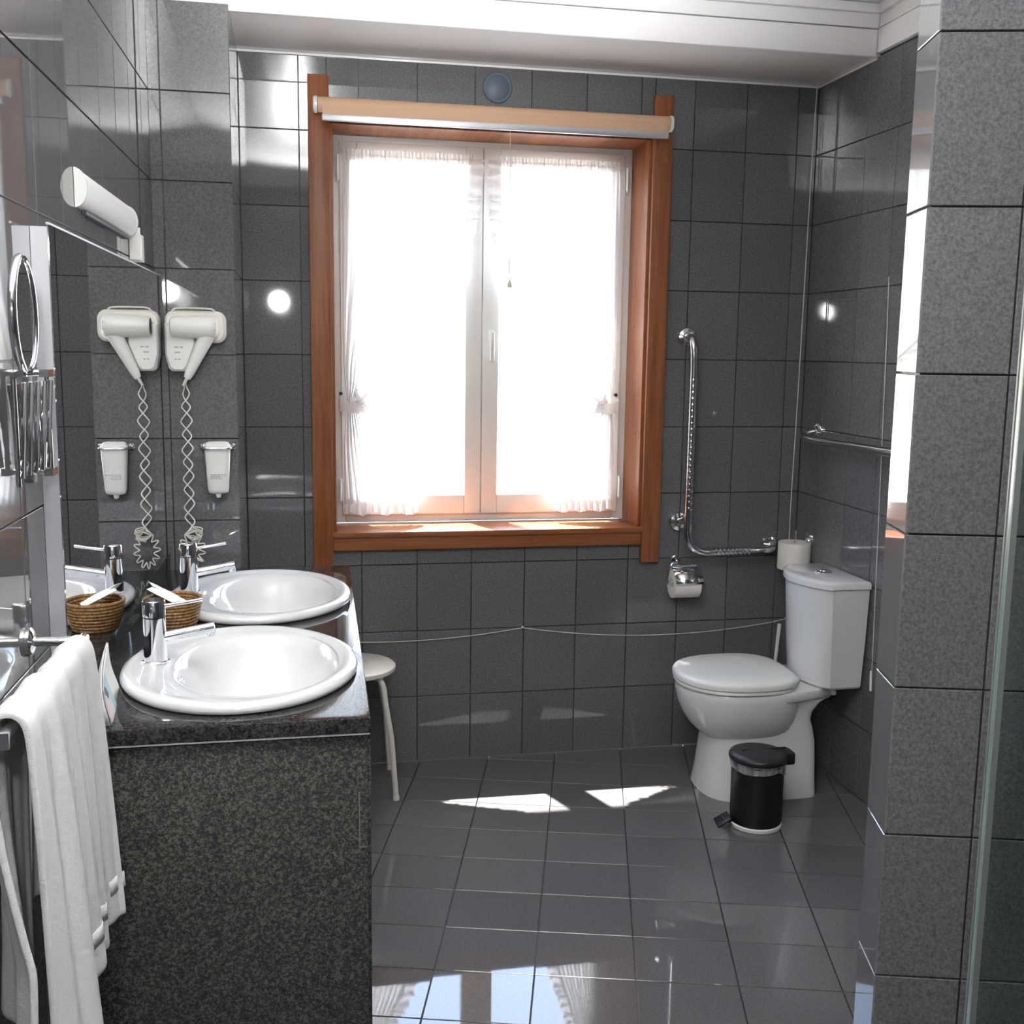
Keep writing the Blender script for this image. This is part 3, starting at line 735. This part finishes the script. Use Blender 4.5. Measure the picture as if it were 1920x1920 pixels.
# ------------------------------------------------------------------ towel rail and towels
ZR = 1.046; DR = .085
t = thing('towel_rail', lw(1.8, 0, ZR), 'chrome towel rail on the left wall in front of the vanity', 'towel rail')
part(B().tube([lw(1.530, DR, ZR), lw(2.010, DR, ZR)], .0085, 16), 'bar', M['chrome'], t)
part(lprism(2.010, 2.016, DR-.0105, DR+.0105, ZR-.0105, ZR+.0105), 'end_cap', M['chrome'], t, smooth=False)
for s in (1.545, 1.998):
    part(B().tube([lw(s, .002, ZR), lw(s, DR+.004, ZR)], .008, 14), 'post', M['chrome'], t)
    part(B().lathe(lw(s, .0005, ZR), [(.024, 0), (.024, .006), (.018, .010), (.009, .012)], axis=(1, -.02, 0), seg=24), 'wall_flange', M['chrome'], t)
def towel(s0, s1, zf, zb, dout, seed, label, name, extra, flare=0, close=0):
    rnd = random.Random(seed); ph = [rnd.uniform(0, 6) for _ in range(6)]
    t = thing(name, lw((s0+s1)/2, DR, ZR), label, 'towel', 'white towels on the rail')
    Lf, Lb = ZR-zf, ZR-zb; r0 = extra
    tot = Lf+PI*r0+Lb
    def path(l):
        if l < Lf: return (r0, ZR-Lf+l, 1-l/Lf)
        if l < Lf+PI*r0: a = (l-Lf)/r0; return (r0*math.cos(a), ZR+r0*math.sin(a), 0)
        k = l-Lf-PI*r0; return (-r0, ZR-k, -k/Lb)
    def f(u, v, off=0.0):
        dx, z, h = path(v*tot); s = s0+(s1-s0)*u
        fold = math.sin(u*2*PI*2.1+ph[0])*.60+math.sin(u*2*PI*4.3+ph[1])*.28+math.sin(u*2*PI*1.1+ph[2])*.3
        hh = abs(h)
        amp = (.004+.020*hh**.9)
        front = 1 if h >= 0 else -.6
        d = DR+dx+front*(dout*hh**.7+amp*fold)+off*front
        s += .014*hh*math.sin(u*PI*3+ph[3])+flare*u*hh**.8
        if h < 0: d += close*u*u*min(1, hh*1.3)**1.5
        z += (.010*math.sin(u*5+ph[4])*hh)
        return lw(s, max(.012, d), z)
    b = B(); b.grid(lambda u, v: f(u, v), 70, 64)
    o = part(b, 'cloth', M['towel'], t, ang=180, recalc=False)
    sm = o.modifiers.new('thick', 'SOLIDIFY'); sm.thickness = .010; sm.offset = 0
    bv = o.modifiers.new('soft', 'SUBSURF'); bv.levels = 1; bv.render_levels = 1
    l0 = .055/tot; l1 = .060/tot
    o = part(B().grid(lambda u, v: f(.004+.992*u, .050/tot+(.026/tot)*v, .0050), 70, 2), 'border_band', M['towel'], t, ang=180, recalc=False)
    sm = o.modifiers.new('thick', 'SOLIDIFY'); sm.thickness = .0016; sm.offset = 0
    return t
towel(1.585, 1.800, .585, .70, .020, 3, 'shorter white terry towel at the far end of the rail', 'hand_towel', .018)
towel(1.808, 1.980, .470, .62, .030, 11, 'longer white terry towel at the near end of the rail', 'bath_towel', .024, .03, .055)

# ------------------------------------------------------------------ magnifying mirror on a scissor arm
t = thing('magnifying_mirror', lw(1.5, 0, 1.40), 'round chrome magnifying mirror on a folding scissor arm beside the wall mirror', 'shaving mirror')
part(lprism(1.462, 1.486, .0005, .008, 1.30, 1.50), 'wall_plate', M['chrome'], t)
for z in (1.318, 1.480):
    part(B().tube([lw(1.474, .008, z), lw(1.474, .034, z)], .006, 12), 'hinge_block', M['chrome'], t)
    part(lprism(1.455, 1.492, .026, .040, z-.006, z+.006), 'pivot_bracket', M['chrome'], t)
part(B().tube([lw(1.474, .034, 1.312), lw(1.474, .034, 1.486)], .0040, 10), 'pivot_rod', M['chrome'], t)
nb = 5
for k in range(nb):
    s_a, s_b = 1.482+.040*k, 1.482+.040*(k+1)
    part(B().tube([lw(s_a, .030, 1.330), lw(s_b, .030, 1.468)], .0038, 8), 'scissor_bar', M['chrome'], t)
    part(B().tube([lw(s_a, .041, 1.468), lw(s_b, .041, 1.330)], .0038, 8), 'scissor_bar', M['chrome'], t)
se = 1.482+.040*nb
part(B().tube([lw(se, .036, 1.318), lw(se, .036, 1.484)], .0040, 10), 'end_rod', M['chrome'], t)
mc = lw(1.702, .060, 1.568); nx = Vector((math.cos(.05), math.sin(.05), 0))
part(B().tube([lw(se, .036, 1.480), lw(1.702, .048, 1.484), mc-Vector((0, 0, .083))], .0048, 10), 'yoke', M['chrome'], t)
P = []
u_ = Vector((math.sin(.05), -math.cos(.05), 0))
for k in range(48):
    a = 2*PI*k/48; P.append(mc+u_*.080*math.cos(a)+Vector((0, 0, .080*math.sin(a))))
part(B().tube(P, .0062, 12, closed=True), 'rim', M['chrome'], t)
part(B().lathe(mc+nx*.002, [(.079, 0), (.079, .0008)], axis=nx, seg=48), 'mirror_glass', M['mirror'], t)
part(B().lathe(mc-nx*.002, [(.079, 0), (.079, .0008)], axis=-nx, seg=48), 'mirror_glass', M['mirror'], t)

# ------------------------------------------------------------------ L shaped grab bar
t = thing('grab_bar', (.02, 0, 1.2), 'long L shaped stainless grab bar on the tiles right of the window', 'grab bar')
YG = -.075
pts = catmull([(.0, -.004, 1.582), (.0, -.045, 1.578), (.003, -.072, 1.545), (.006, YG, 1.47)], 8)+[Vector((.006, YG, 1.2)), Vector((.005, YG, .95))]
pts += catmull([(.005, YG, .90), (.007, YG, .855), (.026, YG, .808), (.070, YG, .784), (.13, YG, .782)], 8)+[Vector((.25, YG, .785))]
pts += catmull([(.29, YG, .786), (.335, -.066, .787), (.366, -.040, .790), (.371, -.004, .792)], 8)
part(B().tube(pts, .0155, 18), 'bar', M['steel'], t)
for (x, z) in ((0, 1.582), (-.008, .892), (.371, .792)):
    part(B().lathe((x, -.0005, z), [(.037, 0), (.037, .007), (.033, .014), (.020, .019), (.016, .020)], axis=(0, -1, 0), seg=32), 'flange', M['steel'], t)
part(B().tube([(-.008, -.016, .892), (.0, -.055, .905), (.005, YG, .915)], .0135, 14), 'stay', M['steel'], t)
for k in range(22):      # knurled grip rings on the upright
    z = 1.42-k*.0225; b = B(); b.lathe((.006, YG, z), [(.0158, 0), (.0166, .003), (.0166, .008), (.0158, .011)], seg=18, cap0=False, cap1=False)
    part(b, 'grip_ring', M['steel'], t)
for k in range(9):
    x = .115+k*.0165; part(B().lathe((x, YG, .784), [(.0158, 0), (.0166, .003), (.0166, .007), (.0158, .010)], axis=(1, 0, .01), seg=18, cap0=False, cap1=False), 'grip_ring', M['steel'], t)

# ------------------------------------------------------------------ hand rail on the right wall
t = thing('support_rail', (XR, -.14, 1.24), 'straight steel support rail on the right wall above the cistern', 'grab bar')
pts = catmull([(XR-.004, -.142, 1.242), (XR-.035, -.142, 1.240), (XR-.060, -.150, 1.230), (XR-.068, -.185, 1.222), (XR-.068, -.24, 1.220)], 8)
pts += [Vector((XR-.068, -.45, 1.222)), Vector((XR-.068, -.62, 1.224))]+catmull([(XR-.068, -.80, 1.225), (XR-.062, -.85, 1.226), (XR-.035, -.872, 1.228), (XR-.004, -.875, 1.230)], 8)
part(B().tube(pts, .0145, 18), 'bar', M['steel'], t)
part(B().tube([(XR-.068, -.50, 1.2228), (XR-.068, -.80, 1.225)], .0168, 18), 'grip_sleeve', M['steel'], t)
for y, z in ((-.142, 1.242), (-.875, 1.230)):
    part(B().lathe((XR-.0005, y, z), [(.034, 0), (.034, .006), (.028, .013), (.0152, .016)], axis=(-1, 0, 0), seg=28), 'flange', M['steel'], t)

# ------------------------------------------------------------------ toilet roll holder with roll
t = thing('roll_holder', (0, 0, .70), 'chrome paper holder with a curved flap under the grab bar', 'paper holder')
part(B().lathe((-.012, -.0005, .742), [(.021, 0), (.021, .006), (.014, .012), (.010, .030)], axis=(0, -1, 0), seg=24), 'wall_flange', M['chrome'], t)
part(B().tube(catmull([(-.012, -.028, .742), (-.025, -.060, .745), (-.050, -.066, .738), (-.0605, -.066, .700), (-.060, -.066, .672), (-.056, -.066, .664)]), .005, 10), 'arm', M['chrome'], t)
part(B().tube([(-.060, -.066, .664), (.058, -.066, .664)], .005, 12), 'spindle', M['chrome'], t)
part(B().tube([(-.045, -.056, .729), (.052, -.056, .729)], .007, 14), 'flap_hinge', M['chrome'], t)
def flap(u, v):
    a = math.radians(-6+84*v); return Vector((-.050+.108*u, -.066-.060*math.sin(a), .661+.060*math.cos(a)))
o = part(B().grid(flap, 2, 20), 'flap', M['chrome'], t, recalc=False)
sm = o.modifiers.new('thick', 'SOLIDIFY'); sm.thickness = .0016
r = thing('toilet_roll', (0, -.066, .664), 'white toilet roll in the chrome holder below the grab bar', 'toilet roll')
part(B().lathe((-.047, -.066, .664), [(.022, 0), (.053, 0), (.0535, .003), (.0535, .097), (.053, .10), (.022, .10), (.022, 0)], axis=(1, 0, 0), seg=40, cap0=False, cap1=False), 'paper', M['paper'], r)
part(B().grid(lambda u, v: Vector((-.046+.098*u, -.066-.0538*math.cos(.3*v), .664-.0538*math.sin(.3*v)+(-.022*v if v > .5 else 0)*0)), 2, 6), 'loose_end', M['paper'], r, recalc=False)
# spare roll on its upright peg, fixed to the right wall
t = thing('spare_roll_holder', (XR, -.115, .835), 'chrome upright spare roll peg on the right wall above the cistern', 'paper holder')
part(B().lathe((XR-.0005, -.115, .838), [(.021, 0), (.021, .005), (.013, .010), (.007, .012)], axis=(-1, 0, 0), seg=24), 'wall_flange', M['chrome'], t)
part(B().tube(catmull([(XR-.008, -.115, .838), (XR-.020, -.15, .80), (XR-.035, -.155, .735), (.425, -.115, .716), (.421, -.110, .712)]), .005, 10), 'arm', M['chrome'], t)
part(B().tube([(.421, -.110, .712), (.421, -.110, .868)], .0045, 12), 'peg', M['chrome'], t)
part(B().lathe((.421, -.110, .712), [(.03, 0), (.03, .004)], seg=24), 'rest', M['chrome'], t)
r = thing('toilet_roll', (.421, -.110, .72), 'spare white toilet roll standing upright beside the cistern', 'toilet roll')
part(B().lathe((.421, -.110, .720), [(.020, 0), (.060, 0), (.061, .004), (.061, .098), (.060, .102), (.020, .102), (.020, 0)], seg=40, cap0=False, cap1=False), 'paper', M['paper'], r)

# ------------------------------------------------------------------ toilet
TY = -.402
t = thing('toilet', (.15, TY, 0), 'white close coupled toilet with closed lid against the right wall', 'toilet')
def egg(xf, xb, hw, z, n=56, p=2.15, fr=.52):
    xc = xf+(xb-xf)*fr; out = []
    for k in range(n):
        a = 2*PI*k/n; c, s = math.cos(a), math.sin(a)
        rx = (xb-xc) if c > 0 else (xc-xf); pp = 3.2 if c > 0 else p
        out.append(Vector((xc+rx*math.copysign(abs(c)**(2/pp), c), TY+hw*math.copysign(abs(s)**(2/(pp if c > 0 else p)), s), z)))
    return out
b = B()
b.rings([egg(.02, .20, .05, .172), egg(-.015, .225, .092, .186), egg(-.052, .250, .132, .212), egg(-.084, .268, .160, .245), egg(-.108, .278, .178, .285),
         egg(-.123, .284, .188, .325), egg(-.130, .288, .192, .360), egg(-.130, .290, .192, .378), egg(-.125, .288, .187, .386), egg(-.10, .27, .16, .388)])
# pedestal: straight sided foot with a waisted back
def ped(xf, xb, hw, z, n=56):
    out = []; xc = xf+.17
    for k in range(n):
        a = 2*PI*k/n; c, s_ = math.cos(a), math.sin(a); pp = 9 if c > 0 else 2.9
        rx = (xb-xc) if c > 0 else (xc-xf)
        out.append(Vector((xc+rx*math.copysign(abs(c)**(2/pp), c), TY+hw*math.copysign(abs(s_)**(2/(9 if c > 0 else 2.9)), s_), z)))
    return out
b.rings([ped(-.050, .345, .158, 0.0005), ped(-.048, .345, .158, .012), ped(-.040, .343, .152, .06), ped(-.032, .342, .146, .14), ped(-.026, .338, .142, .20),
         ped(-.02, .328, .140, .245), ped(0, .318, .140, .275), ped(.03, .322, .142, .305), ped(.05, .345, .146, .335), ped(.06, .366, .150, .352)])
def deck(i, z):
    return [Vector((x, TY+y, z)) for x, y in ((.06, -.186+i), (.20, -.186+i), (.300, -.160+i), (.378-i, -.135), (.386-i, -.12), (.386-i, .12), (.378-i, .135), (.300, .160-i), (.20, .186-i), (.06, .186-i))]
b.rings([deck(.012, .350), deck(.003, .356), deck(0, .362), deck(0, .384), deck(.004, .389), deck(.010, .3905)])
part(b, 'pan', M['ceramic'], t, ang=50)
b = B(); b.rings([egg(-.132, .262, .190, .3895), egg(-.136, .266, .194, .392), egg(-.136, .266, .194, .400), egg(-.134, .264, .192, .402)])
part(b, 'seat', M['plastic'], t, ang=50)
b = B(); b.rings([egg(-.134, .266, .192, .4035), egg(-.139, .270, .197, .406), egg(-.140, .271, .198, .419), egg(-.136, .268, .194, .427), egg(-.122, .255, .180, .432), egg(-.06, .19, .11, .4345), egg(0, .10, .03, .435)])
part(b, 'lid', M['plastic'], t, ang=50)
for y in (-.075, .075): part(B().tube([(.268, TY+y-.018, .408), (.268, TY+y+.018, .408)], .011, 14), 'hinge', M['plastic'], t)
def cis(z, hw, xb, xc, bulge, n=18, r=.016):
    hw *= .84; yc_ = -.424; out = [Vector((xb, yc_+hw, z))]
    for k in range(n+1):
        f = k/n; y = hw-2*hw*f; e = 1-abs(2*f-1)**2.0
        out.append(Vector((xc-bulge*e+(r*.6 if k in (0, n) else 0), yc_+y, z)))
    out.append(Vector((xb, yc_-hw, z))); return out
b = B(); b.rings([cis(.3925, .178, .458, .345, .045), cis(.400, .184, .462, .340, .05), cis(.56, .193, .465, .332, .055), cis(.742, .201, .467, .325, .060)])
part(b, 'cistern', M['ceramic'], t, ang=25)
b = B(); b.rings([cis(.7435, .199, .468, .322, .060), cis(.745, .206, .470, .319, .063), cis(.762, .206, .470, .319, .063), cis(.769, .200, .466, .325, .060), cis(.7715, .19, .458, .335, .057)])
cl = part(b, 'cistern_lid', M['ceramic'], t, ang=40)
part(B().lathe((.385, -.424, .7712), [(.026, 0), (.026, .003), (.022, .006), (.020, .0065)], seg=28), 'flush_button', M['chrome'], cl)
part(B().lathe((.385, -.424, .7778), [(.019, 0), (.018, .002), (.004, .0025)], seg=28), 'button_plate', M['steel'], cl)
part(B().lathe((.372, TY-.112, .370), [(.010, 0), (.010, .030), (.007, .034)], axis=(.6, -1, 0), seg=14), 'fixing_cap', M['plastic'], t)
# toilet brush behind the pan
t = thing('toilet_brush', (.36, -.09, 0), 'white toilet brush standing in the corner behind the pan', 'toilet brush')
part(B().lathe((.362, -.085, .0005), [(.045, 0), (.047, .01), (.044, .12), (.040, .16), (.036, .165)], seg=28), 'pot', M['plastic'], t)
part(B().tube([(.364, -.085, .16), (.378, -.088, .36), (.386, -.090, .500)], [.0065, .0068, .0075], 12), 'handle', M['plastic'], t)

# ------------------------------------------------------------------ pedal bin
PX, PY = .034, -.722
t = thing('pedal_bin', (PX, PY, 0), 'small black pedal bin with a clear liner in front of the toilet', 'bin')
part(B().lathe((PX, PY, .0005), [(.078, 0), (.084, .002), (.085, .012), (.080, .016)], seg=48), 'base_ring', M['plastic'], t, 'pale base ring')
part(B().lathe((PX, PY, 0), [(.0815, .0165), (.083, .022), (.0845, .215)], seg=56, cap1=False), 'body', M['black'], t)
part(B().lathe((PX, PY, 0), [(.0848, .2155), (.0885, .2165), (.0885, .219), (.084, .2195)], seg=56, cap0=False, cap1=False), 'top_rim', M['blackp'], t)
b = B(); b.lathe((PX, PY, 0), [(.093, .2265), (.0945, .229), (.0945, .238), (.090, .245), (.070, .252), (.035, .257), (.004, .258)], seg=56)
lid = part(b, 'lid', M['blackp'], t)
lid.data.update()
part(B().box(PX-.06, PX+.095, PY-.004, PY+.004, .2535, .2580, .002), 'lid_ridge', M['blackp'], lid)
part(B().box(PX+.080, PX+.118, PY-.030, PY+.030, .205, .247, .008), 'hinge_box', M['blackp'], t)
def liner(u, v):
    a = 2*PI*u; drop = .010+.012*max(0, math.sin(a+3.9))+.022*math.exp(-((math.degrees(a)-318)/14)**2)
    r_ = .0900+.0012*math.sin(a*7)+.0010*v*math.sin(a*17)-.003*v
    return Vector((PX+r_*math.cos(a), PY+r_*math.sin(a), .226-(drop+.008)*v))
part(B().grid(liner, 120, 4), 'liner', M['film'], t, ang=180, recalc=False)
b = B(); m_ = Matrix.Translation((PX-.082, PY+.012, .012)) @ Matrix.Rotation(-.15, 4, 'Z') @ Matrix.Rotation(.20, 4, 'Y')
m2 = m_ @ Matrix.Translation((-.006, 0, .010)) @ Matrix.Rotation(-.75, 4, 'Y')
b.box(-.048, .004, -.032, .032, .002, .009, .003, mtx=m2); b.box(-.030, .020, -.014, .014, -.003, .005, .002, mtx=m_)
part(b, 'pedal', M['dark_metal'], t)

# ------------------------------------------------------------------ stool
SX, SY, SZ = -1.247, -.205, .445
t = thing('stool', (SX, SY, 0), 'round white metal stool half hidden behind the countertop', 'stool')
part(B().lathe((SX, SY, SZ-.022), [(.140, 0), (.148, .003), (.150, .012), (.149, .018), (.143, .022), (.05, .0222), (.002, .0222)], seg=56), 'seat', M['stoolpaint'], t)
for k in range(4):
    a = math.radians(-54+90*k+9); d = Vector((math.cos(a), math.sin(a), 0))
    c0 = Vector((SX, SY, 0))
    pts = catmull([c0+d*.045+Vector((0, 0, SZ-.031)), c0+d*.108+Vector((0, 0, SZ-.031)), c0+d*.132+Vector((0, 0, SZ-.040)), c0+d*.144+Vector((0, 0, SZ-.066)), c0+d*.150+Vector((0, 0, SZ-.11))], 6)
    pts += [c0+d*.175+Vector((0, 0, .22)), c0+d*.196+Vector((0, 0, .012))]
    lg = part(B().tube(pts, .0098, 12), 'leg', M['stoolpaint'], t)
    part(B().tube([c0+d*.1965+Vector((0, 0, .0008)), c0+d*.196+Vector((0, 0, .016))], .0112, 12), 'foot_cap', M['plastic'], lg)
    part(B().lathe(c0+d*.075+Vector((0, 0, SZ-.0435)), [(.006, 0), (.006, .006)], seg=10), 'screw', M['plastic'], t)

# ------------------------------------------------------------------ pull cord, and a string for tile joint glare
def sag(a, c, d, n=14): 
    a, c = Vector(a), Vector(c); return [a.lerp(c, k/n)-Vector((0, 0, d*4*(k/n)*(1-k/n))) for k in range(n+1)]
pts = [Vector((.462, -.012, ZT-.002)), Vector((.458, -.010, 2.24)), Vector((.452, -.008, 1.4)), Vector((.4465, -.007, .9)), Vector((.453, -.006, .497))]
pts = catmull(pts, 4)+sag((.450, -.005, .494), (-.604, -.005, .499), .045, 22)[1:]+sag((-.604, -.005, .499), (-1.27, -.005, .470), .018, 14)[1:]
t = thing('pale_string', (.453, -.006, .497), 'long white alarm string down the corner and slung along the back wall', 'pull cord')
part(B().tube(pts, .0017, 6), 'string', M['cord'], t)
for x, z in ((.453, .497), (-.604, .4995)):
    part(B().lathe((x, -.0005, z+.002), [(.004, 0), (.004, .003), (.0025, .007)], axis=(0, -1, 0), seg=10), 'wall_eye', M['plastic'], t)
t = thing('pale_string', (XR, -.60, 1.0), 'thin white string standing in for glare on a right wall tile joint by the partition', 'pull cord')  # glare along a tile joint, modelled as a pale string with a thicker end
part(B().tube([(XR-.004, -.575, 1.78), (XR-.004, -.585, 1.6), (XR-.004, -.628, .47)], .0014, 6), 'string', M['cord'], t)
part(B().tube([(XR-.006, -.627, .47), (XR-.006, -.632, .402)], .0042, 10), 'glare_end', M['plastic'], t)

# ------------------------------------------------------------------ shower screen
G0 = Vector((-.597, -2.745, 0))
t = thing('shower_screen', G0, 'clear greenish glass shower panel in front of the tiled partition', 'shower screen')
def gp(u, v): p = G0+E1*u+E2*v; return (p.x, p.y, .012)
part(B().prism([gp(.003, 0), gp(.95, 0), gp(.95, .012), gp(.003, .012)], (0, 0, 2.1)), 'glass_panel', M['shower_glass'], t, smooth=False)
part(B().prism([gp(0, .001), gp(.0028, .001), gp(.0028, .011), gp(0, .011)], (0, 0, 2.1)), 'glass_edge', M['glass_edge'], t, 'dull green polished edge', smooth=False)
for va, vb in ((-.0045, -.0002), (.0122, .0165)):
    part(B().prism([gp(-.001, va), gp(.006, va), gp(.006, vb), gp(-.001, vb)], (0, 0, 2.1)), 'edge_seal', M['seal'], t, 'pale edge seal', smooth=False)
def gp2(u, v): p = G0+E1*u+E2*v; return (p.x, p.y, .0005)
part(B().prism([gp2(-.002, -.006), gp2(.955, -.006), gp2(.955, .018), gp2(-.002, .018)], (0, 0, .0112)), 'floor_channel', M['chrome'], t, smooth=False)
